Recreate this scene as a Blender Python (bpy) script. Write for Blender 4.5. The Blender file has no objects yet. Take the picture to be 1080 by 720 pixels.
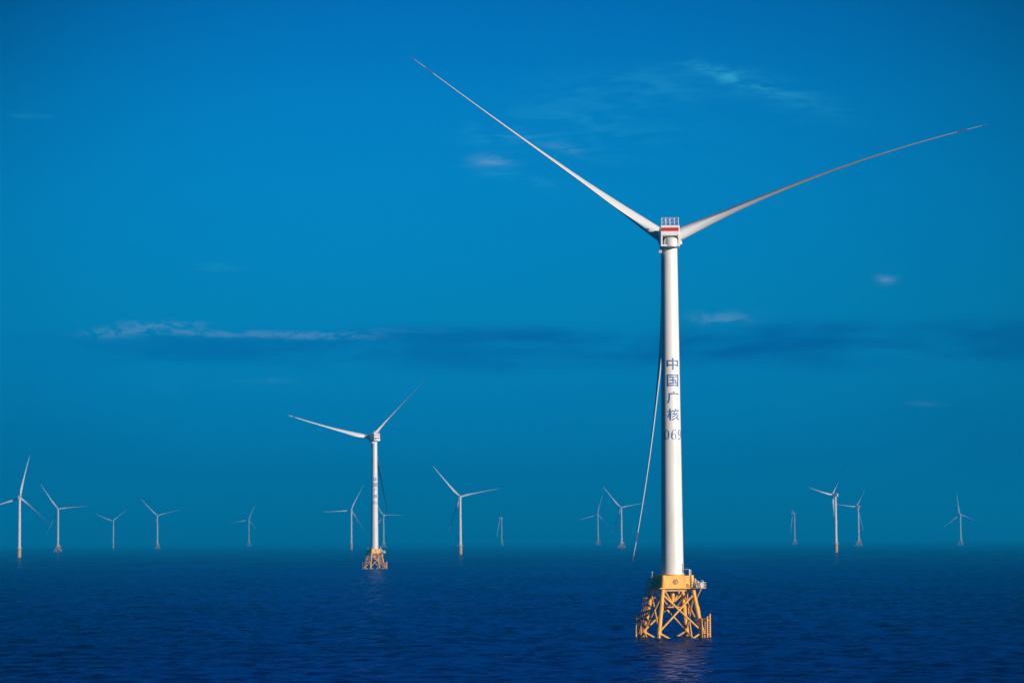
import bpy, bmesh, math, random
from mathutils import Vector, Matrix, Quaternion
random.seed(7)
R = math.radians
sc = bpy.context.scene
C = sc.collection

# ------------------------------------------------------------------ camera
PITCH, ROLL = math.atan(208 / 2800), R(-0.3)
cd = bpy.data.cameras.new('camera'); cam = bpy.data.objects.new('camera', cd); C.objects.link(cam)
cd.sensor_width = 36; cd.lens = 36 * 2800 / 1080
cd.clip_start = 1; cd.clip_end = 90000
cam.matrix_world = (Matrix.Translation((0, 0, 26)) @ Matrix.Rotation(R(90) + PITCH, 4, 'X')
                    @ Matrix.Rotation(ROLL, 4, 'Z'))
sc.camera = cam

# ------------------------------------------------------------------ view, sun
sc.view_settings.view_transform = 'Standard'; sc.view_settings.look = 'None'
sc.view_settings.exposure = 0.32; sc.view_settings.gamma = 1
SUN_AZ, SUN_EL = 132, 10            # behind the camera, to the right
sd = bpy.data.lights.new('sun', 'SUN'); sd.energy = 5.0; sd.angle = R(0.5); sd.color = (1, 0.86, 0.72)
sun = bpy.data.objects.new('sun', sd); C.objects.link(sun)
sv = Vector((math.sin(R(SUN_AZ)) * math.cos(R(SUN_EL)), math.cos(R(SUN_AZ)) * math.cos(R(SUN_EL)), math.sin(R(SUN_EL))))
sun.rotation_euler = sv.to_track_quat('Z', 'Y').to_euler(); sun.location = (0, -50, 300)

# ------------------------------------------------------------------ sky
w = bpy.data.worlds.new('World'); sc.world = w; w.use_nodes = True
nt = w.node_tree; N = nt.nodes; bg = N['Background']; bg.inputs[1].default_value = 0.082
def lk(a, b): nt.links.new(a, b)
def mth(op, a, b=None, c=None, clamp=False):
    m = N.new('ShaderNodeMath'); m.operation = op; m.use_clamp = clamp
    for i, v in enumerate((a, b, c)):
        if v is None: continue
        if isinstance(v, (int, float)): m.inputs[i].default_value = v
        else: lk(v, m.inputs[i])
    return m.outputs[0]
sky = N.new('ShaderNodeTexSky'); sky.sky_type = 'NISHITA'; sky.sun_disc = False
sky.sun_elevation = R(SUN_EL); sky.sun_rotation = R(SUN_AZ)
tc = N.new('ShaderNodeTexCoord'); sep = N.new('ShaderNodeSeparateXYZ'); lk(tc.outputs['Generated'], sep.inputs[0])
el = mth('MULTIPLY', mth('ARCSINE', sep.outputs[2]), 180 / math.pi)
az = mth('MULTIPLY', mth('ARCTAN2', sep.outputs[0], sep.outputs[1]), 180 / math.pi)
# polarised, deep blue rendering of the sky: filter on the Nishita colours by height
rampf = mth('MULTIPLY_ADD', el, 1 / 50, 0.02, clamp=True)
ramp = N.new('ShaderNodeValToRGB'); lk(rampf, ramp.inputs[0])
TINT = [(-1, .50, 2.6), (0.3, .60, 2.8), (1.4, .48, 2.3), (3.0, .50, 1.75), (5, .53, 1.42), (7.5, .57, 1.42), (9.5, .545, 1.36),
        (11.5, .44, 1.20), (16, .22, .85), (24, .10, .55), (48, .12, .60)]
cr = ramp.color_ramp
while len(cr.elements) < len(TINT): cr.elements.new(0.5)
for e, (d, g, b) in zip(cr.elements, TINT):
    e.position = min(1, d / 50 + 0.02); e.color = (0.004, g, b, 1)
mul = N.new('ShaderNodeVectorMath'); mul.operation = 'MULTIPLY'; lk(sky.outputs[0], mul.inputs[0]); lk(ramp.outputs[0], mul.inputs[1])
a1 = mth('ABSOLUTE', mth('SUBTRACT', az, 0.3))
az2 = mth('MINIMUM', mth('POWER', mth('MULTIPLY', a1, 1 / 11), 2.6), 1.5)
el2 = mth('MINIMUM', mth('POWER', mth('MULTIPLY', mth('ABSOLUTE', mth('SUBTRACT', el, 4)), 1 / 7.5), 2.0), 1.2)
dark = mth('SUBTRACT', 1.03, mth('MULTIPLY', az2, mth('MULTIPLY_ADD', el2, .28, .21)))  # lens vignetting put into the sky colours: darker to the sides and corners
mul2 = N.new('ShaderNodeVectorMath'); mul2.operation = 'SCALE'; lk(mul.outputs[0], mul2.inputs[0]); lk(dark, mul2.inputs['Scale'])
# clouds, in degrees of azimuth and elevation
cmb = N.new('ShaderNodeCombineXYZ'); lk(az, cmb.inputs[0]); lk(mth('MULTIPLY', el, 4.5), cmb.inputs[1])
def noise(scale, detail, rough, off=0, dist=0.3, rot=0, sy=1):
    n = N.new('ShaderNodeTexNoise'); n.inputs['Scale'].default_value = scale; n.inputs['Detail'].default_value = detail
    n.inputs['Roughness'].default_value = rough; n.inputs['Distortion'].default_value = dist
    mp = N.new('ShaderNodeMapping'); mp.inputs['Location'].default_value = (off, off * 1.7, off * .3); mp.inputs['Rotation'].default_value = (0, 0, R(rot)); mp.inputs['Scale'].default_value = (1, sy, 1)
    lk(cmb.outputs[0], mp.inputs[0]); lk(mp.outputs[0], n.inputs['Vector']); return n.outputs['Fac']
def sstep(v, lo, hi):
    m = N.new('ShaderNodeMapRange'); m.interpolation_type = 'SMOOTHSTEP'; lk(v, m.inputs[0])
    m.inputs[1].default_value = lo; m.inputs[2].default_value = hi; return m.outputs[0]
nA = noise(1.5, 6, .62, 3.1); nB = noise(.75, 5, .6, 11.3, .8); nC = noise(.35, 4, .55, 5.7)
sA = sstep(nA, .36, .66); sB = sstep(nB, .40, .70); sC = sstep(nC, .25, .7)
sD = sstep(noise(1.1, 6, .62, 2.4, .5, 48), .38, .68)      # fibres running down to the right
sE = sstep(noise(2.6, 6, .6, 8.2, .2, 0, .45), .38, .60)   # small puffs
KX, KY = 0.02046, 0.02046
def blob(x, y, wd, ht, slant=0, p=2):
    x0 = (x - 540) * KX; y0 = (567.5 - (x - 710) * .0052 - y) * KY
    u = mth('SUBTRACT', az, x0)
    v = mth('SUBTRACT', mth('SUBTRACT', el, y0), mth('MULTIPLY', u, slant)) if slant else mth('SUBTRACT', el, y0)
    u = mth('ABSOLUTE', mth('MULTIPLY', u, 1 / (wd * KX))); v = mth('ABSOLUTE', mth('MULTIPLY', v, 1 / (ht * KY)))
    s = mth('ADD', mth('POWER', u, p), mth('POWER', v, p))
    return mth('EXPONENT', mth('MULTIPLY', s, -1))
def addall(items):
    t = None
    for m, n, k in items:
        v = mth('MULTIPLY', mth('MULTIPLY', m, n), k); t = v if t is None else mth('ADD', t, v)
    return t
light = addall([
    (blob(172, 348, 42, 6.5, 0, 4), sE, .32), (blob(115, 354, 24, 5), sE, .30), (blob(255, 354, 55, 3.5, 0, 3), sE, .26), (blob(345, 355, 50, 4, 0, 3), sE, .30),
    (blob(428, 349, 35, 2.5), sA, .14), (blob(285, 403, 24, 3), sA, .10), (blob(520, 171, 19, 6), sA, .42), (blob(594, 156, 36, 5, -.28), sD, .26),
    (blob(934, 298, 9, 6), sA, .36), (blob(762, 337, 27, 6), sE, .30), (blob(974, 428, 20, 3), sA, .12)])
cyan = addall([
    (blob(548, 190, 50, 6, -.2), sD, .22), (blob(535, 142, 34, 10), sB, .24), (blob(762, 80, 42, 6, -.34), sD, .34), (blob(810, 96, 55, 11, -.30), sD, .28),
    (blob(700, 92, 90, 16, .0), sD, .16), (blob(620, 115, 110, 28, .2), sB, .14), (blob(650, 150, 120, 22), sB, .10), (blob(860, 118, 60, 16, -.2), sB, .10),
    (blob(190, 410, 90, 9), sB, .08), (blob(228, 284, 24, 4), sA, .20), (blob(34, 131, 18, 3), sA, .20), (blob(500, 345, 60, 4), sB, .08), (blob(160, 168, 40, 5), sB, .06)])
shade = addall([(blob(760, 367, 430, 24, 0, 4), sC, .50), (blob(230, 371, 170, 17, 0, 3), sC, .26), (blob(1040, 480, 120, 60, 0), sC, .18), (blob(20, 470, 140, 90, 0), sC, .12)])
sh = mth('SUBTRACT', 1.0, shade)
shv = N.new('ShaderNodeCombineXYZ'); lk(sh, shv.inputs[0]); lk(mth('SUBTRACT', 1.0, mth('MULTIPLY', shade, 1.15)), shv.inputs[1]); lk(mth('SUBTRACT', 1.0, mth('MULTIPLY', shade, .62)), shv.inputs[2])
mul3 = N.new('ShaderNodeVectorMath'); mul3.operation = 'MULTIPLY'; lk(mul2.outputs[0], mul3.inputs[0]); lk(shv.outputs[0], mul3.inputs[1])
mix = N.new('ShaderNodeMix'); mix.data_type = 'RGBA'; lk(light, mix.inputs[0]); mix.clamp_factor = True
lk(mul3.outputs[0], mix.inputs[6]); mix.inputs[7].default_value = (2.6, 4.8, 7.0, 1)
mix2 = N.new('ShaderNodeMix'); mix2.data_type = 'RGBA'; lk(cyan, mix2.inputs[0]); mix2.clamp_factor = True
lk(mix.outputs[2], mix2.inputs[6]); mix2.inputs[7].default_value = (.5, 5.2, 7.6, 1)
lk(mix2.outputs[2], bg.inputs[0])

# ------------------------------------------------------------------ materials
def new_mat(name):
    m = bpy.data.materials.new(name); m.use_nodes = True
    return m, m.node_tree, m.node_tree.nodes['Principled BSDF']
def paint(name, col, col2, rough=.45, scale=.6, amt=.5, stretch=(1, 1, .15), metallic=0, streak_lo=.5, streak_hi=.75):
    m, t, b = new_mat(name)
    co = t.nodes.new('ShaderNodeTexCoord'); mp = t.nodes.new('ShaderNodeMapping'); mp.inputs['Scale'].default_value = stretch
    n = t.nodes.new('ShaderNodeTexNoise'); n.inputs['Scale'].default_value = scale; n.inputs['Detail'].default_value = 6; n.inputs['Roughness'].default_value = .65
    r = t.nodes.new('ShaderNodeMapRange'); r.inputs[1].default_value = streak_lo; r.inputs[2].default_value = streak_hi; r.inputs[4].default_value = amt
    x = t.nodes.new('ShaderNodeMix'); x.data_type = 'RGBA'; x.inputs[6].default_value = (*col, 1); x.inputs[7].default_value = (*col2, 1)
    t.links.new(co.outputs['Object'], mp.inputs[0]); t.links.new(mp.outputs[0], n.inputs['Vector']); t.links.new(n.outputs['Fac'], r.inputs[0])
    t.links.new(r.outputs[0], x.inputs[0]); t.links.new(x.outputs[2], b.inputs['Base Color'])
    b.inputs['Roughness'].default_value = rough; b.inputs['Metallic'].default_value = metallic
    return m
M = {}
M['white'] = paint('white_tower_paint', (.86, .85, .83), (.60, .56, .50), .42, .45, .5)
M['blade'] = paint('blade_gelcoat', (.71, .74, .77), (.50, .52, .55), .38, .3, .4, (1, 1, .3))
M['yellow'] = paint('yellow_marine_paint', (.88, .45, .030), (.36, .12, .02), .5, .8, .75, (1, 1, .35))
M['rusty'] = paint('rusty_yellow_paint', (.62, .27, .06), (.20, .06, .03), .6, 1.2, .9, (1, 1, .6), 0, .38, .6)
M['splash'] = paint('splash_zone_paint', (.42, .22, .05), (.07, .06, .04), .35, 1.5, .9)
M['grey'] = paint('galvanised_steel', (.58, .60, .62), (.35, .36, .38), .45, 2, .5, (1, 1, 1), .3)
M['red'] = paint('red_band_paint', (.55, .018, .025), (.35, .02, .03), .45, 1, .5)
M['redtip'] = paint('faded_red_tip_paint', (.34, .06, .14), (.28, .08, .16), .45, 1, .5)
M['dark'] = paint('recess_shade', (.035, .04, .05), (.02, .02, .025), .6, 1, .5)  # near-black colour for the shade inside the nacelle opening
M['letter'] = paint('blue_lettering_paint', (.03, .13, .36), (.08, .20, .44), .5, 1.5, .6)

def water_material(kk=1.0):
    m, t, b = new_mat('deep_sea_water'); nn = t.nodes; nn.remove(b)
    # seen through a polarising filter: most of the surface reflection is held back, the deep blue body shows
    body = nn.new('ShaderNodeBsdfDiffuse'); body.inputs[0].default_value = (.0003, .0015, .064, 1)
    gl = nn.new('ShaderNodeBsdfGlossy'); gl.inputs['Color'].default_value = (.40, .42, .98, 1); gl.inputs['Roughness'].default_value = .14
    fr = nn.new('ShaderNodeFresnel'); fr.inputs[0].default_value = 1.333
    fs = nn.new('ShaderNodeMath'); fs.operation = 'MULTIPLY'; t.links.new(fr.outputs[0], fs.inputs[0]); fs.inputs[1].default_value = .50
    mx = nn.new('ShaderNodeMixShader'); t.links.new(fs.outputs[0], mx.inputs[0]); t.links.new(body.outputs[0], mx.inputs[1]); t.links.new(gl.outputs[0], mx.inputs[2])
    t.links.new(mx.outputs[0], nn['Material Output'].inputs['Surface'])
    co = nn.new('ShaderNodeTexCoord')
    def nz(scale, det, rough, st=(1, 1, 1), rot=0, dist=0.0):
        mp = nn.new('ShaderNodeMapping'); mp.inputs['Scale'].default_value = st; mp.inputs['Rotation'].default_value = (0, 0, R(rot))
        n = nn.new('ShaderNodeTexNoise'); n.inputs['Scale'].default_value = scale; n.inputs['Detail'].default_value = det
        n.inputs['Roughness'].default_value = rough; n.inputs['Distortion'].default_value = dist
        t.links.new(co.outputs['Object'], mp.inputs[0]); t.links.new(mp.outputs[0], n.inputs['Vector']); return n.outputs['Fac']
    def mm(op, a, bb):
        q = nn.new('ShaderNodeMath'); q.operation = op
        for i, v in enumerate((a, bb)):
            if isinstance(v, (int, float)): q.inputs[i].default_value = v
            else: t.links.new(v, q.inputs[i])
        return q.outputs[0]
    def vec(op, a, bb, sc_=None):
        q = nn.new('ShaderNodeVectorMath'); q.operation = op
        for i, v in enumerate((a, bb)):
            if v is None: continue
            if isinstance(v, tuple): q.inputs[i].default_value = v
            else: t.links.new(v, q.inputs[i])
        if sc_ is not None:
            if isinstance(sc_, (int, float)): q.inputs['Scale'].default_value = sc_
            else: t.links.new(sc_, q.inputs['Scale'])
        return q.outputs[0]
    def slopes(scale, det, st, rot, k):
        nz(scale, det, .6, st, rot); n = nn[-1]
        return vec('SCALE', vec('MULTIPLY', vec('SUBTRACT', n.outputs['Color'], (.5, .5, .5)), (1, 1, 0)), None, k)
    pt = nz(.010, 3, .5, (1, .4, 1), 6)
    mr = nn.new('ShaderNodeMapRange'); t.links.new(pt, mr.inputs[0]); mr.inputs[1].default_value = .35; mr.inputs[2].default_value = .65
    mr.inputs[3].default_value = .35; mr.inputs[4].default_value = 1.7
    sl = vec('ADD', slopes(.12, 2, (1, 1.4, 1), 12, .35 * kk), slopes(.5, 4, (.7, 1.5, 1), -6, .8 * kk))
    sl = vec('SCALE', sl, None, mr.outputs[0])
    gm = nn.new('ShaderNodeNewGeometry')
    nv = vec('NORMALIZE', vec('ADD', gm.outputs['Normal'], sl), None)
    for k in (body, gl, fr): t.links.new(nv, k.inputs['Normal'])
    return m
M['water'] = water_material(); M['water_far'] = water_material(3.0)

# ------------------------------------------------------------------ mesh helpers
class MB:
    def __init__(s): s.bm = bmesh.new()
    def box(s, c, d, rot=0, mi=0):
        g = bmesh.ops.create_cube(s.bm, size=1)
        mt = Matrix.Translation(c) @ Matrix.Rotation(rot, 4, 'Z') @ Matrix.Diagonal((*d, 1))
        bmesh.ops.transform(s.bm, matrix=mt, verts=g['verts'])
        for f in {f for v in g['verts'] for f in v.link_faces}: f.material_index = mi
        return g['verts']
    def tube(s, a, b, r1, r2=None, n=12, mi=0, caps=True):
        a, b = Vector(a), Vector(b); r2 = r1 if r2 is None else r2; d = b - a
        g = bmesh.ops.create_cone(s.bm, cap_ends=caps, segments=n, radius1=r1, radius2=r2, depth=d.length)
        mt = Matrix.Translation((a + b) / 2) @ d.to_track_quat('Z', 'Y').to_matrix().to_4x4()
        bmesh.ops.transform(s.bm, matrix=mt, verts=g['verts'])
        for f in {f for v in g['verts'] for f in v.link_faces}: f.material_index = mi
    def path(s, pts, r, n=8):
        for a, b in zip(pts, pts[1:]): s.tube(a, b, r, n=n)
    def lathe(s, prof, n=48, mis=None, caps=True):
        rings = [[s.bm.verts.new((r * math.cos(k * math.tau / n), r * math.sin(k * math.tau / n), z)) for k in range(n)] for r, z in prof]
        for i in range(len(rings) - 1):
            for k in range(n):
                f = s.bm.faces.new((rings[i][k], rings[i][(k + 1) % n], rings[i + 1][(k + 1) % n], rings[i + 1][k]))
                if mis: f.material_index = mis[i]
        if caps: s.bm.faces.new(rings[0][::-1]); s.bm.faces.new(rings[-1])
    def mesh(s, name, mats, smooth=30, bevel=0):
        if bevel:
            bmesh.ops.bevel(s.bm, geom=[e for e in s.bm.edges if e.calc_face_angle(0) > R(50)], offset=bevel, segments=2, affect='EDGES', profile=.6)
        me = bpy.data.meshes.new(name); s.bm.normal_update(); s.bm.to_mesh(me); s.bm.free()
        for m in (mats if isinstance(mats, (list, tuple)) else [mats]): me.materials.append(m)
        if smooth: me.set_sharp_from_angle(angle=R(smooth)); 
        for p in me.polygons: p.use_smooth = bool(smooth)
        return me
def obj(name, me, parent=None, mat=None):
    o = bpy.data.objects.new(name, me); C.objects.link(o); o.parent = parent
    if mat is not None: o.matrix_local = mat
    return o

# ------------------------------------------------------------------ sea and air
import numpy as np
def sea_mesh():
    """one sheet: real waves where they can be seen as waves, flat out to the horizon"""
    x0, x1, y0, y1, dx, dy = -700., 700., 260., 2660., 1.5, 1.6
    nx, ny = int((x1 - x0) / dx) + 1, int((y1 - y0) / dy) + 1
    X, Y = np.meshgrid(np.linspace(x0, x1, nx), np.linspace(y0, y1, ny)); Z = np.zeros_like(X)
    rg = np.random.default_rng(5)
    for lam, amp, n in ((46, .03, 7), (28, .022, 8), (17, .028, 10), (11, .030, 14), (7.2, .027, 20), (5.0, .019, 22)):
        for _ in range(n):
            l = lam * math.exp(rg.normal(0, .16)); th = R(62) + rg.normal(0, .62); k = math.tau / l
            ph = k * (X * math.cos(th) + Y * math.sin(th)) + rg.uniform(0, math.tau)
            Z += amp * 1.0 * np.sin(ph)
    Z += .12 * np.maximum(Z, 0) ** 2
    ed = np.minimum.reduce([X - x0, x1 - X, (Y - y0), (y1 - Y) * .8]) / 80
    Z *= np.clip(ed, 0, 1) ** 1.2
    co = np.stack([X, Y, Z], -1).reshape(-1, 3)
    i = np.arange(nx * ny).reshape(ny, nx)
    q = np.stack([i[:-1, :-1], i[:-1, 1:], i[1:, 1:], i[1:, :-1]], -1).reshape(-1, 4)
    XS, YS = (-30000., x0, x1, 30000.), (-3000., y0, y1, 30000.); ev, ef = [], []; n0 = len(co)
    for a in range(3):
        for c in range(3):
            if a == 1 and c == 1: continue
            m_ = n0 + len(ev); ev += [(XS[a], YS[c], 0), (XS[a + 1], YS[c], 0), (XS[a + 1], YS[c + 1], 0), (XS[a], YS[c + 1], 0)]
            ef.append([m_, m_ + 1, m_ + 2, m_ + 3])
    co = np.vstack([co, np.array(ev)]); q = np.vstack([q, np.array(ef)])
    me = bpy.data.meshes.new('sea'); me.vertices.add(len(co)); me.vertices.foreach_set('co', co.astype(np.float32).ravel())
    me.loops.add(q.size); me.loops.foreach_set('vertex_index', q.ravel().astype(np.int32))
    me.polygons.add(len(q)); me.polygons.foreach_set('loop_start', np.arange(0, q.size, 4, dtype=np.int32))
    mi = np.zeros(len(q), dtype=np.int32); mi[-8:] = 1; me.polygons.foreach_set('material_index', mi); me.update(calc_edges=True); me.polygons.foreach_set('use_smooth', np.ones(len(q), dtype=bool)); me.materials.append(M['water']); me.materials.append(M['water_far']); me.validate()
    return me
sea = obj('sea', sea_mesh()); sea['kind'] = 'structure'
b = MB(); b.box((0, 13500, 124.5), (62000, 35000, 251))
hz_me = b.mesh('haze', [], 0); hm = bpy.data.materials.new('sea_haze'); hm.use_nodes = True; ht = hm.node_tree
ht.nodes.remove(ht.nodes['Principled BSDF']); pv = ht.nodes.new('ShaderNodeVolumePrincipled')
pv.inputs['Color'].default_value = (.002, .40, .92, 1); pv.inputs['Density'].default_value = 1.95e-4
ht.links.new(pv.outputs[0], ht.nodes['Material Output'].inputs['Volume']); hz_me.materials.append(hm)
haze = obj('haze', hz_me); haze['kind'] = 'stuff'

# ------------------------------------------------------------------ turbine meshes (metres, origin at the waterline)
HUB = 105.5
TZ0, TZ1 = 16.4, 102.6
def tower_r(z):
    t = (z - TZ0) / (TZ1 - TZ0)
    return 2.95 + (2.12 - 2.95) * t if t > 0 else 2.95
b = MB(); prof = []; mis = []
zs = [TZ0, 16.6, 17.0]; joints = [34, 54, 77, 98]
prof = [(3.05, TZ0), (3.05, 16.75), (tower_r(16.8), 16.8)]
for z in joints: prof += [(tower_r(z), z), (tower_r(z) + .035, z + .02), (tower_r(z) + .035, z + .16), (tower_r(z), z + .18)]
prof += [(tower_r(TZ1), TZ1)]
b.lathe(prof, 64); ME_TOWER = b.mesh('tower', M['white'], 40)
b = MB(); b.box((0, 0, 0), (1.0, .10, 2.2)); b.box((0, -.06, 0), (.8, .04, 2.0)); ME_DOOR = b.mesh('door', M['grey'], 0, .02)

def wrap(me_verts, me_faces, ang, zc, rad, off=.035):
    bm = bmesh.new(); vs = [bm.verts.new(v) for v in me_verts]
    for f in me_faces:
        try: bm.faces.new([vs[i] for i in f])
        except ValueError: pass
    x = -3.2
    while x < 3.2:
        bmesh.ops.bisect_plane(bm, geom=bm.verts[:] + bm.edges[:] + bm.faces[:], plane_co=(x, 0, 0), plane_no=(1, 0, 0)); x += .16
    bmesh.ops.triangulate(bm, faces=[f for f in bm.faces if len(f.verts) > 4])
    for v in bm.verts:
        r = rad(zc + v.co.y) + off; a = -math.pi / 2 + ang + v.co.x / r
        v.co = Vector((r * math.cos(a), r * math.sin(a), zc + v.co.y))
    me = bpy.data.meshes.new('lettering'); bm.normal_update(); bm.to_mesh(me); bm.free(); me.materials.append(M['letter'])
    return me
def glyph(ch, wd, ht, fat=0.0):
    cu = bpy.data.curves.new('glyph', 'FONT'); cu.body = ch; cu.fill_mode = 'FRONT'; cu.offset = fat
    o = bpy.data.objects.new('glyph', cu); C.objects.link(o); dg = bpy.context.evaluated_depsgraph_get()
    me = o.evaluated_get(dg).to_mesh(); vs = [v.co.copy() for v in me.vertices]; fs = [tuple(p.vertices) for p in me.polygons]
    o.evaluated_get(dg).to_mesh_clear(); bpy.data.objects.remove(o); bpy.data.curves.remove(cu)
    x0, x1 = min(v.x for v in vs), max(v.x for v in vs); y0, y1 = min(v.y for v in vs), max(v.y for v in vs)
    return [Vector(((v.x - (x0 + x1) / 2) * wd / (x1 - x0), (v.y - (y0 + y1) / 2) * ht / (y1 - y0), 0)) for v in vs], fs
def digit(d):
    """serif numerals: thick sides, thin tops; 1.4 m by 2.6 m"""
    V, F = [], []
    def ring(cx, cy, rx, ry, tx, ty, a0=0, a1=360, n=32):
        base = len(V)
        for k in range(n + 1):
            a = R(a0 + (a1 - a0) * k / n); V.append(Vector((cx + rx * math.cos(a), cy + ry * math.sin(a), 0)))
            V.append(Vector((cx + (rx - tx) * math.cos(a), cy + (ry - ty) * math.sin(a), 0)))
        for k in range(n): F.append((base + 2 * k, base + 2 * k + 2, base + 2 * k + 3, base + 2 * k + 1))
    if d == '0': ring(0, 0, .74, 1.32, .34, .13)
    elif d in '69':
        ring(0, -.52, .72, .80, .33, .12)
        ring(.16, -.25, .88, 1.57, .34, .12, 88, 185)
        ring(.44, 1.12, .2, .2, .2, .2)
        if d == '9':
            for v in V: v.x, v.y = -v.x, -v.y
    elif d == '8': ring(0, -.6, .72, .72, .3, .12); ring(0, .66, .6, .62, .26, .12)
    return V, F
LET = []
A0 = R(13.5)
for ch, zc in (('中', 71.7), ('国', 67.3), ('广', 62.9), ('核', 58.4)):
    v, f = glyph(ch, 3.35, 3.2, .012); LET.append(wrap(v, f, A0, zc, tower_r))
def number(s): return [wrap(*digit(d), A0 + (k - 1) * R(42), 53.1, tower_r) for k, d in enumerate(s)]
NUM_MAIN, NUM_SECOND = number('069'), number('068')

# nacelle seen from behind: open service frame under a red banded rear wall
def nacelle_meshes():
    b = MB()
    b.box((0, -.3, 106.75), (4.95, 9.4, 2.5)); b.box((0, 1.0, 104.2), (4.7, 6.8, 2.6))
    for s in (-1, 1): b.box((s * 2.26, -3.9, 104.0), (.42, 2.2, 3.0)); b.box((s * 2.1, -1.5, 103.2), (.9, 2.2, 1.4))
    b.box((0, -5.02, 102.75), (5.0, .35, .5)); b.box((0, -3.9, 105.45), (4.8, 2.0, .16))
    body = b.mesh('nacelle', M['white'], 0, .09)
    b = MB(); b.box((0, -5.06, 107.0), (4.5, .12, .95)); band = b.mesh('red_band', M['red'], 0, .02)
    b = MB(); b.box((0, -2.52, 104.1), (4.1, .12, 2.0)); rec = b.mesh('opening_shade_panel', M['dark'], 0, 0)  # dark panel painted as the shade under the overhanging nacelle
    b = MB(); b.lathe([(1.95, 102.5), (1.95, 103.9), (1.75, 104.6), (1.2, 104.95), (.3, 105.1)], 32)
    bmesh.ops.translate(b.bm, verts=b.bm.verts, vec=(.35, -3.6, 0)); brg = b.mesh('generator_housing', M['white'], 40)
    b = MB()
    zt = 108.0
    for x in (-2.2, -1.1, 0, 1.1, 2.2):
        for y in (-4.7, -1.6): b.tube((x, y, zt), (x, y, zt + 2.1), .075, n=6)
    for y in (-3.7, -2.6):
        for x in (-2.2, 2.2): b.tube((x, y, zt), (x, y, zt + 2.1), .075, n=6)
    for z in (zt + 1.1, zt + 2.1):
        b.path([(-2.2, -4.7, z), (2.2, -4.7, z), (2.2, -1.6, z), (-2.2, -1.6, z), (-2.2, -4.7, z)], .075, 6)
    b.box((0, -3.15, zt + .06), (5.0, 3.6, .1)); rail = b.mesh('helipad_railing', M['grey'], 0)
    b = MB(); b.box((-2.45, -2.4, 101.4), (.8, .5, .8))
    b.tube((-2.3, -2.4, 101.4), (-1.8, -1.0, 102.4), .1, n=6); b.tube((-2.5, -2.4, 101.6), (-2.2, -2.4, 102.6), .08, n=6)
    h2 = MB(); h2.box((2.9, -3.2, 103.6), (.5, 1.4, .9)); h2.tube((2.7, -3.2, 104.1), (3.0, -3.2, 105.4), .1, n=6)
    return body, band, rec, brg, rail, b.mesh('service_hoist', M['grey'], 0, 0), h2.mesh('side_cooler', M['white'], 0, 0)
NAC = nacelle_meshes()
b = MB(); b.lathe([(1.9, 0), (2.15, .5), (2.25, 2.4), (2.0, 3.6), (1.3, 4.6), (.4, 5.0)], 32)
for k in range(3):
    a = k * math.tau / 3; d = Vector((math.cos(a), math.sin(a), 0)); b.tube(d * 1.0 + Vector((0, 0, 2)), d * 2.5 + Vector((0, 0, 2)), 1.72, n=24)
bmesh.ops.transform(b.bm, matrix=Matrix.Rotation(R(-90), 4, 'X'), verts=b.bm.verts)
b.bm.verts.ensure_lookup_table()
bmesh.ops.rotate(b.bm, verts=b.bm.verts, cent=(0, 0, 0), matrix=Matrix.Rotation(R(90), 3, 'Y'))
ME_HUB = b.mesh('rotor_hub', M['blade'], 40)      # axis +Y, one root socket up after rotation by phase

def lerp(tab, x):
    for (a, p), (c, q) in zip(tab, tab[1:]):
        if x <= c: return p + (q - p) * max(0, (x - a)) / (c - a)
    return tab[-1][1]
CH = [(2, 3.3), (4, 3.3), (8, 3.6), (14, 4.2), (19, 4.3), (28, 3.6), (45, 2.5), (65, 1.7), (80, 1.15), (86, .7), (88, .25)]
TH = [(2, 3.3), (4, 3.3), (8, 3.05), (14, 2.45), (19, 1.95), (28, 1.30), (45, .72), (65, .42), (80, .27), (86, .16), (88, .07)]
TW = [(2, 20), (8, 19), (19, 15), (28, 10), (45, 5), (70, 1), (88, -1)]
def blade_mesh(pitch, bend, L):
    bm = bmesh.new(); n = 28; rings = []; rs = []
    r = 1.9
    while r < 88: rs.append(r); r += 1.3
    rs.append(88.0)
    for r in rs:
        c, t, tw = lerp(CH, r), lerp(TH, r), lerp(TW, r); p = R(pitch - tw); k = max(0, min(1, (r - 4) / 12)); rr = r / 88
        bx = bend * rr ** 2.1; ring = []
        for i in range(n):
            a = i * math.tau / n; u = math.cos(a); v = math.sin(a)
            # airfoil: blunt leading edge (u=+1), thin trailing edge
            wdt = (1 - k) + k * (0.62 + 0.62 * u) ** .62 * (1.02)
            x = (u - k * .25) * c / 2; y = v * t / 2 * min(1.0, wdt)
            ring.append(bm.verts.new((bx + x * math.cos(p) - y * math.sin(p), x * math.sin(p) + y * math.cos(p), r * L / 88)))
        rings.append(ring)
    for j, (p, q) in enumerate(zip(rings, rings[1:])):
        fr = rs[j] / 88
        for i in range(n):
            f = bm.faces.new((p[i], p[(i + 1) % n], q[(i + 1) % n], q[i])); f.material_index = 1 if (.895 < fr < .935 or fr > .975) else 0
    bm.faces.new(rings[0][::-1]); bm.faces.new(rings[-1])
    bmesh.ops.recalc_face_normals(bm, faces=bm.faces)
    me = bpy.data.meshes.new('blade'); bm.to_mesh(me); bm.free(); me.materials.append(M['blade']); me.materials.append(M['redtip'])
    for p in me.polygons: p.use_smooth = True
    return me
# blades are feathered: their forward bend lies in the rotor disc; gravity sags the right one and straightens the left one
BL_MAIN = [(blade_mesh(88, 1.8, 85), 0), (blade_mesh(97, 6.2, 87), 2.4), (blade_mesh(98, 9.4, 91.3), 0)]   # upper left, hanging, right
BL_FAR = blade_mesh(54, 2.5, 76)
BL_SECOND = [(blade_mesh(62, 3, 74), 0), (blade_mesh(92, 3, 71), 0), (blade_mesh(76, 3, 73), -2)]

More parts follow.
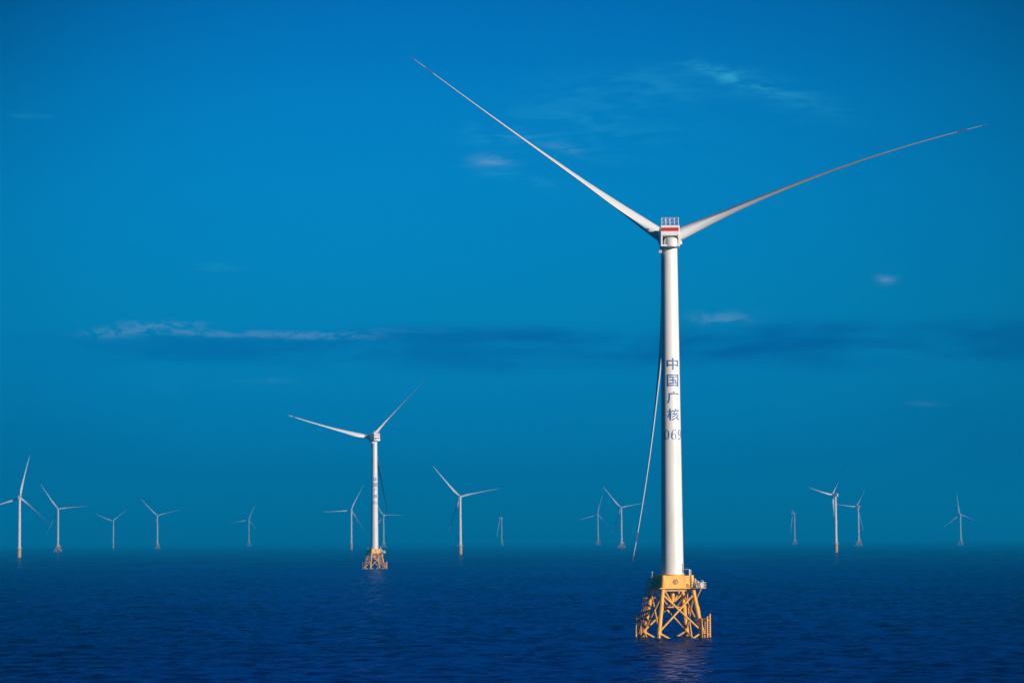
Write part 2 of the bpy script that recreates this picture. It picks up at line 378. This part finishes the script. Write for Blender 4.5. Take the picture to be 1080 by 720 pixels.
# jacket foundation; corner k at angle ALPHA + 90 k
ALPHA = R(-28.7)
RT, RB, ZT = 5.95, 8.75, 12.4
def corner(k, z):
    t = (ZT - z) / ZT; r = RT + (RB - RT) * t; a = ALPHA + k * math.pi / 2
    return Vector((r * math.cos(a), r * math.sin(a), z))
def leg_mesh(k):
    b = MB(); b.tube(corner(k, -4), corner(k, 1.2), .62, n=20, mi=1); b.tube(corner(k, 1.2), corner(k, 12.9), .58, n=20)
    b.tube(corner(k, 6.4), corner(k, 8.2), .66, n=20); b.tube(corner(k, 1.0), corner(k, 2.6), .68, n=20)
    return b.mesh('leg', [M['yellow'], M['splash']], 40)
def brace_mesh(k):
    """one face of the jacket: a crossed pair of braces and the pair that dips under the water"""
    b = MB(); k2 = k + 1
    b.tube(corner(k, 11.4), corner(k2, 1.7), .27, n=12); b.tube(corner(k2, 11.4), corner(k, 1.7), .26, n=12)
    b.tube(corner(k, 1.5), corner(k2, -6), .27, n=12); b.tube(corner(k2, 1.5), corner(k, -6), .26, n=12)
    return b.mesh('brace', M['yellow'], 40)
JL = [leg_mesh(k) for k in range(4)]; JB = [brace_mesh(k) for k in range(4)]
b = MB(); b.box((0, 0, 14.35), (8.3, 8.3, 3.7), ALPHA + R(45)); b.box((0, 0, 12.45), (7.5, 7.5, .5), ALPHA + R(45))
for k in range(4):
    for q in (.25, .5, .75):   # stiffener plates of the box
        pass
me_tp = b
me_tp.lathe([(3.3, 16.1), (3.3, 16.55)], 40)
for k in range(4):
    p0 = corner(k, 12.9); me_tp.tube(p0, (p0.x * .93, p0.y * .93, 16.3), .62, n=20)
    a = Vector((p0.x * .35, p0.y * .35, 12.3)); c2 = (corner(k, 8.0) + corner(k + 1, 8.0)) / 2
    me_tp.tube(Vector((p0.x * .82, p0.y * .82, 12.3)), (c2.x * .25, c2.y * .25, 8.2), .22, n=10)
me_tp.tube((0, 0, 8.0), (0, 0, 12.3), .55, n=16)
ME_TP = me_tp.mesh('transition_piece', M['yellow'], 30, 0)
# round hatch on the sunlit face
fa = ALPHA - R(45)
nrm = Vector((math.cos(fa), math.sin(fa), 0)); tan = Vector((-nrm.y, nrm.x, 0))
def onface(u, z, d): return nrm * (4.15 + d) + tan * u + Vector((0, 0, z))
b = MB(); b.tube(onface(-.6, 14.6, .0), onface(-.6, 14.6, .14), .72, n=24); b.tube(onface(-.6, 14.6, .13), onface(-.6, 14.6, .17), .45, n=20, mi=1)
ME_HATCH = b.mesh('hatch', [M['rusty'], M['splash']], 30)
# deck with its outrigger at the right corner
b = MB(); rot = ALPHA + R(45)
for s in (-1, 1):
    for ax in (0, 1):
        d = (Vector((math.cos(rot), math.sin(rot), 0)), Vector((-math.sin(rot), math.cos(rot), 0)))[ax]
        ln = 10.8 if ax == 0 else 8.3
        b.box(d * s * 4.78 + Vector((0, 0, 12.95)), (1.25, ln, .22) , rot + ax * R(90))
c0 = Vector((math.cos(ALPHA), math.sin(ALPHA), 0))
b.box(c0 * 7.6 + Vector((0, 0, 12.99)), (2.6, 3.4, .2), ALPHA); c2_ = -c0; b.box(c2_ * 6.4 + Vector((0, 0, 12.99)), (1.6, 2.6, .2), ALPHA)
b.tube(c0 * 8.3 + Vector((0, 0, 12.9)), corner(0, 9.6), .17, n=8); b.tube(c2_ * 7.0 + Vector((0, 0, 12.9)), corner(2, 10.4), .15, n=8)
ME_DECK = b.mesh('deck', M['yellow'], 0)
def rail_loop(b, pts, z, h=1.15, post=1.4, r=.05):
    for p, q in zip(pts, pts[1:]):
        p, q = Vector(p), Vector(q); n = max(1, round((q - p).length / post))
        for i in range(n + 1):
            c = p.lerp(q, i / n); b.tube((c.x, c.y, z), (c.x, c.y, z + h), r, n=6)
        for hh in (h * .5, h): b.tube((p.x, p.y, z + hh), (q.x, q.y, z + hh), r * .9, n=6)
b = MB()
def sq(R_, k): a = ALPHA + k * math.pi / 2; return Vector((R_ * math.cos(a), R_ * math.sin(a), 0))
rail_loop(b, [sq(7.45, 1), sq(7.45, 2)], 13.06)
rail_loop(b, [sq(7.45, 0), sq(7.45, 1)], 13.06)
ME_RAIL_Y = b.mesh('handrail', M['yellow'], 0)
b = MB(); t0 = Vector((-c0.y, c0.x, 0))
rail_loop(b, [c0 * 6.4 - t0 * 1.65, c0 * 8.85 - t0 * 1.65, c0 * 8.85 + t0 * 1.65, c0 * 6.4 + t0 * 1.65], 13.1, 1.3, 1.2, .07)
ME_RAIL_W = b.mesh('handrail', M['white'], 0); b = MB()
rail_loop(b, [-c0 * 5.8 - t0 * 1.25, -c0 * 7.15 - t0 * 1.25, -c0 * 7.15 + t0 * 1.25, -c0 * 5.8 + t0 * 1.25], 13.1, 1.3, 1.2, .07)
ME_RAIL_L = b.mesh('handrail', M['white'], 0)
b = MB(); p = c0 * 5.2 + t0 * -.6
b.tube(p + Vector((0, 0, 16.1)), p + Vector((0, 0, 17.9)), .12, n=8); b.path([p + Vector((0, 0, 17.8)), p * .72 + Vector((0, 0, 17.9))], .1)
b.path([p + Vector((0, 0, 16.6)), p * 1.0 + t0 * .9 + Vector((0, 0, 16.6)), p + t0 * .9 + Vector((0, 0, 17.6)), p + Vector((0, 0, 17.6))], .08)
b.path([p + Vector((0, 0, 16.4)), c0 * 6.2 + Vector((0, 0, 15.4)), c0 * 8.0 + Vector((0, 0, 14.3))], .12)
b.box(c0 * 7.0 + Vector((0, 0, 14.2)), (1.1, .9, .9), ALPHA); b.box(c0 * 8.1 - t0 * .5 + Vector((0, 0, 13.7)), (.9, .8, 1.1), ALPHA)
b.tube(c0 * 6.6 + Vector((0, 0, 13)), c0 * 6.6 + Vector((0, 0, 15.4)), .16, n=8); b.tube(c0 * 8.8 + Vector((0, 0, 13)), c0 * 8.8 + Vector((0, 0, 14.9)), .09, n=8)
b.path([c0 * 8.8 + Vector((0, 0, 14.9)), c0 * 8.1 + Vector((0, 0, 14.9))], .09)
ME_DAVIT = b.mesh('davit_crane', M['white'], 0)
b = MB(); b.box(-c0 * 6.3 + Vector((0, 0, 14.35)), (1.5, 2.0, 2.2), ALPHA); b.box(-c0 * 6.3 + Vector((0, 0, 15.5)), (1.7, 2.2, .12), ALPHA)
ME_CAB = b.mesh('equipment_cabinet', M['white'], 0, .04)
b = MB(); p = -c0 * 4.3 - t0 * 2.4
b.box(p + Vector((-.4, -.6, 15.1)), (.7, .7, 1.6), ALPHA); b.tube(p + Vector((-.4, -.6, 16)), p + Vector((-.4, -.6, 17.2)), .06, n=6); b.box(p + Vector((-.4, -.6, 17.1)), (.35, .35, .4), ALPHA)
ME_LAMP = b.mesh('navigation_lamp', M['grey'], 0)
# boat landings: fender tubes joined back to a leg
def landing(k, sgn):
    b = MB(); a = ALPHA + k * math.pi / 2; o = Vector((math.cos(a), math.sin(a), 0)); t = Vector((-o.y, o.x, 0)); base = RB
    top = 5.6
    xs = (-.9, .9)
    for u in xs:
        b.tube(o * (base + 1.55) + t * u + Vector((0, 0, -3)), o * (base + 1.55) + t * u + Vector((0, 0, top + (.7 if u > 0 else 0))), .2, n=10)
        for z in (1.0, 4.6):
            c = corner(k, z); b.tube(c, o * (base + 1.55) + t * u + Vector((0, 0, z)), .16, n=8)
        b.tube(o * (base + .1) + t * u + Vector((0, 0, -3)), o * (base + .1) + t * u + Vector((0, 0, top - .6)), .13, n=8)
        b.tube(o * (base + 1.55) + t * u + Vector((0, 0, top - .6)), o * (base + .1) + t * u + Vector((0, 0, top - .6)), .13, n=8)
    z = -.5
    while z < top: b.tube(o * (base + 1.5) - t * .9 + Vector((0, 0, z)), o * (base + 1.5) + t * .9 + Vector((0, 0, z)), .06, n=6); z += .55
    return b.mesh('boat_landing', M['yellow'], 30)
BLD = [landing(0, 1), landing(2, -1)]
# caged ladder climbing the left leg
b = MB(); o = -c0
for u in (-.45, .45):
    b.tube(corner(2, 1) + o * .55 - t0 * (1.1 + u), corner(2, 12.9) + o * .55 - t0 * (1.1 + u), .09, n=6)
    b.tube(corner(2, 3) + o * 1.2 - t0 * (1.1 + u), corner(2, 12.6) + o * 1.2 - t0 * (1.1 + u), .06, n=6)
z = 1.2
while z < 12.8:
    q = corner(2, z) + o * .55 - t0 * 1.1; b.tube(q - t0 * .45, q + t0 * .45, .07, n=6)
    if z > 3: b.path([q - t0 * .45, q - t0 * .45 + o * .65, q + t0 * .45 + o * .65, q + t0 * .45], .055, 6)
    if int(z * 2) % 6 == 2: b.tube(corner(2, z), q, .08, n=6)
    z += .6
ME_LADDER = b.mesh('caged_ladder', M['rusty'], 0)
# cable pipe bending down beside the far right leg
b = MB(); pts = []
q = Vector((corner(1, 9).x * .45 + corner(0, 9).x * .5, corner(1, 9).y * .45 + corner(0, 9).y * .5, 0))
for i in range(15):
    z = 12.4 - i * 1.2; pts.append(Vector((q.x - .5 + .02 * (12.4 - z) ** 1.6, q.y, z)))
b.path(pts, .2, 10); ME_JT = b.mesh('cable_pipe', M['yellow'], 40)
b = MB(); z = 8.0
c_ = [corner(k, z) * 0.5 + Vector((0, 0, z * .5)) for k in range(4)]
b.path(c_ + [c_[0]], .16, 8); b.box((0, 0, z - .02), (5.2, 5.2, .08), rot); ME_INNER = b.mesh('inner_platform', M['yellow'], 0)

# monopile foundation for the nearer unbraced turbines
b = MB(); b.lathe([(3.5, -6), (3.5, 1.8), (3.45, 1.82), (3.45, 15.2), (3.3, 15.4), (3.3, 16.5)], 48, [1, 1, 0, 0, 0]); ME_PILE = b.mesh('monopile', [M['yellow'], M['splash']], 40)
b = MB(); b.lathe([(3.48, 15.9), (5.4, 15.9), (5.4, 16.15), (3.4, 16.15)], 40, None, False)
for k in range(20):
    a = k * math.tau / 20; a2 = (k + 1) * math.tau / 20
    b.tube((5.3 * math.cos(a), 5.3 * math.sin(a), 16.1), (5.3 * math.cos(a), 5.3 * math.sin(a), 17.4), .07, n=6)
    for z in (16.8, 17.4): b.tube((5.3 * math.cos(a), 5.3 * math.sin(a), z), (5.3 * math.cos(a2), 5.3 * math.sin(a2), z), .07, n=6)
ME_PDECK = b.mesh('deck', M['grey'], 30)
b = MB()
for x in (-1.1, 1.1):
    b.tube((x, -4.7, -4), (x, -4.7, 8), .22, n=10)
    for z in (1, 4.5, 7.6): b.tube((x, -4.7, z), (x, -3.2, z), .18, n=8)
z = -1
while z < 15.5: b.tube((-.4, -4.2, z), (.4, -4.2, z), .07, n=6); z += .6
for x in (-.4, .4): b.tube((x, -4.2, -4), (x, -4.2, 16), .08, n=6)
ME_PLAND = b.mesh('boat_landing', M['yellow'], 30)

# ------------------------------------------------------------------ turbines
GROUP = 'wind turbines standing in the sea'
def turbine(x, y, s, kind, yaw, phase, label, detail, blade=None, num=None, spin=0):
    root = bpy.data.objects.new('wind_turbine', None); C.objects.link(root)
    root.location = (x, y, 0); root.scale = (s, s, s); root.rotation_euler.z = R(spin)
    root['label'] = label; root['category'] = 'wind turbine'; root['group'] = GROUP
    tw = obj('tower', ME_TOWER, root)
    if detail >= 2:
        d = obj('door', ME_DOOR, tw, Matrix.Rotation(R(66), 4, 'Z') @ Matrix.Translation((0, -2.97, 18.2)))
        for m_ in LET: obj('lettering', m_, tw)
        for m_ in num: obj('lettering', m_, tw)
    Y = Matrix.Rotation(R(yaw - spin), 4, 'Z')
    na = obj('nacelle', NAC[0], root, Y)
    names = ('red_band', 'opening_shade_panel', 'generator_housing', 'helipad_railing', 'service_hoist', 'side_cooler')
    for i, n_ in enumerate(names):
        if detail >= 2 or i < (3 if detail else 0): obj(n_, NAC[i + 1], na)
    HT = Matrix.Translation((0, 6.8, HUB)) @ Matrix.Rotation(R(6), 4, 'X')
    obj('rotor_hub', ME_HUB, root, Y @ HT @ Matrix.Translation((0, -2, 0)) @ Matrix.Rotation(R(90 - phase), 4, 'Y'))
    for k in range(3):
        # k = 0, 1, 2: first blade, then counter-clockwise; the shaft is tilted up and the blades lean forward
        bm_, da = (blade[k] if blade else (BL_FAR, 0))
        obj('blade', bm_, root, Y @ HT @ Matrix.Rotation(R(90 - phase - 120 * k - da), 4, 'Y') @ Matrix.Rotation(R(-2.5), 4, 'X'))
    if kind == 'J':
        tp = obj('transition_piece', ME_TP, root); dk = obj('deck', ME_DECK, root)
        for k in range(4): obj('leg', JL[k], root)
        for k in range(4): obj('brace', JB[k], root)
        if detail >= 1:
            for m_ in BLD: obj('boat_landing', m_, root)
        if detail >= 2:
            obj('hatch', ME_HATCH, tp); obj('cable_pipe', ME_JT, root); obj('caged_ladder', ME_LADDER, root); obj('inner_platform', ME_INNER, root)
            obj('handrail', ME_RAIL_Y, dk); obj('handrail', ME_RAIL_W, dk); obj('handrail', ME_RAIL_L, dk); obj('davit_crane', ME_DAVIT, dk); obj('equipment_cabinet', ME_CAB, dk); obj('navigation_lamp', ME_LAMP, dk)
    else:
        obj('monopile', ME_PILE, root); obj('deck', ME_PDECK, root); obj('boat_landing', ME_PLAND, root)
    return root

turbine(41.8, 700.0, 1.0, 'J', 0, 145.4, 'largest and nearest white wind turbine marked 069 on a yellow jacket base', 2, BL_MAIN, NUM_MAIN)
turbine(-122.4, 2354.6, 1.103, 'J', 27, 169, 'second largest white wind turbine, lettered tower on an orange jacket base, left of centre', 2, BL_SECOND, NUM_SECOND, 8)
FAR = [
 (-89.0, 4490.9, .924, 'M', 4, 133, 1, 0, 'white Y shaped wind turbine on a single orange pile, between the two lettered turbines'),
 (-790.7, 4262.8, .911, 'M', 6, 79, 1, 0, 'leftmost wind turbine, one blade pointing straight up, on a single orange pile'),
 (-1132.5, 6623.8, 1.006, 'J', 8, 127, 1, 15, 'wind turbine on a splayed jacket just right of the one at the left edge'),
 (-1402.7, 9338.8, .913, 'M', 20, 160, 0, 0, 'very faint hazy wind turbine, third from the left edge'),
 (-1126.2, 8427.0, .998, 'J', 5, 136, 0, 25, 'hazy wind turbine with a Y shaped rotor, fourth from the left edge'),
 (-1104.0, 11124.4, 1.05, 'J', 10, 69, 0, 40, 'faint wind turbine standing alone with a blade pointing left, fifth from the left edge'),
 (-420.8, 6927.0, .974, 'M', 12, 65, 1, 0, 'bluish wind turbine on a plain pile just left of the second largest turbine'),
 (-427.2, 8784.1, 1.007, 'J', 22, 1, 0, 10, 'hazy wind turbine half hidden by the second largest one, a blade pointing right'),
 (-44.8, 10490.6, 1.026, 'J', 87, 150, 0, 30, 'faint post like wind turbine just right of the white one at mid picture'),
 (321.1, 10060.1, 1.101, 'J', 8, 77, 0, 20, 'smaller, hazier turbine of the pair close left of the big one, one blade up'),
 (293.6, 7207.7, 1.033, 'J', 5, 132, 1, 5, 'larger turbine of the pair close left of the big one, with a Y shaped rotor'),
 (1047.0, 9896.1, 1.095, 'J', 78, 176, 0, 0, 'faint post like wind turbine, first to the right of the big turbine'),
 (549.0, 4526.6, .929, 'M', 50, 172, 1, 0, 'brightest distant wind turbine right of the big one, on a single pinkish pile'),
 (1016.2, 7829.9, 1.098, 'J', 33, 177, 1, 0, 'wind turbine on a jacket just right of the brighter one on a single pile'),
 (1354.7, 8056.4, .885, 'J', 8, 100, 0, 35, 'dim wind turbine farthest right, standing alone near the right edge'),
]
for x, y, s, kind, yaw, ph, det, spin, label in FAR:
    turbine(x, y, s, kind, yaw, ph, label, det, None, None, spin)

sc.cycles.volume_bounces = 0
sc.cycles.max_bounces = 6
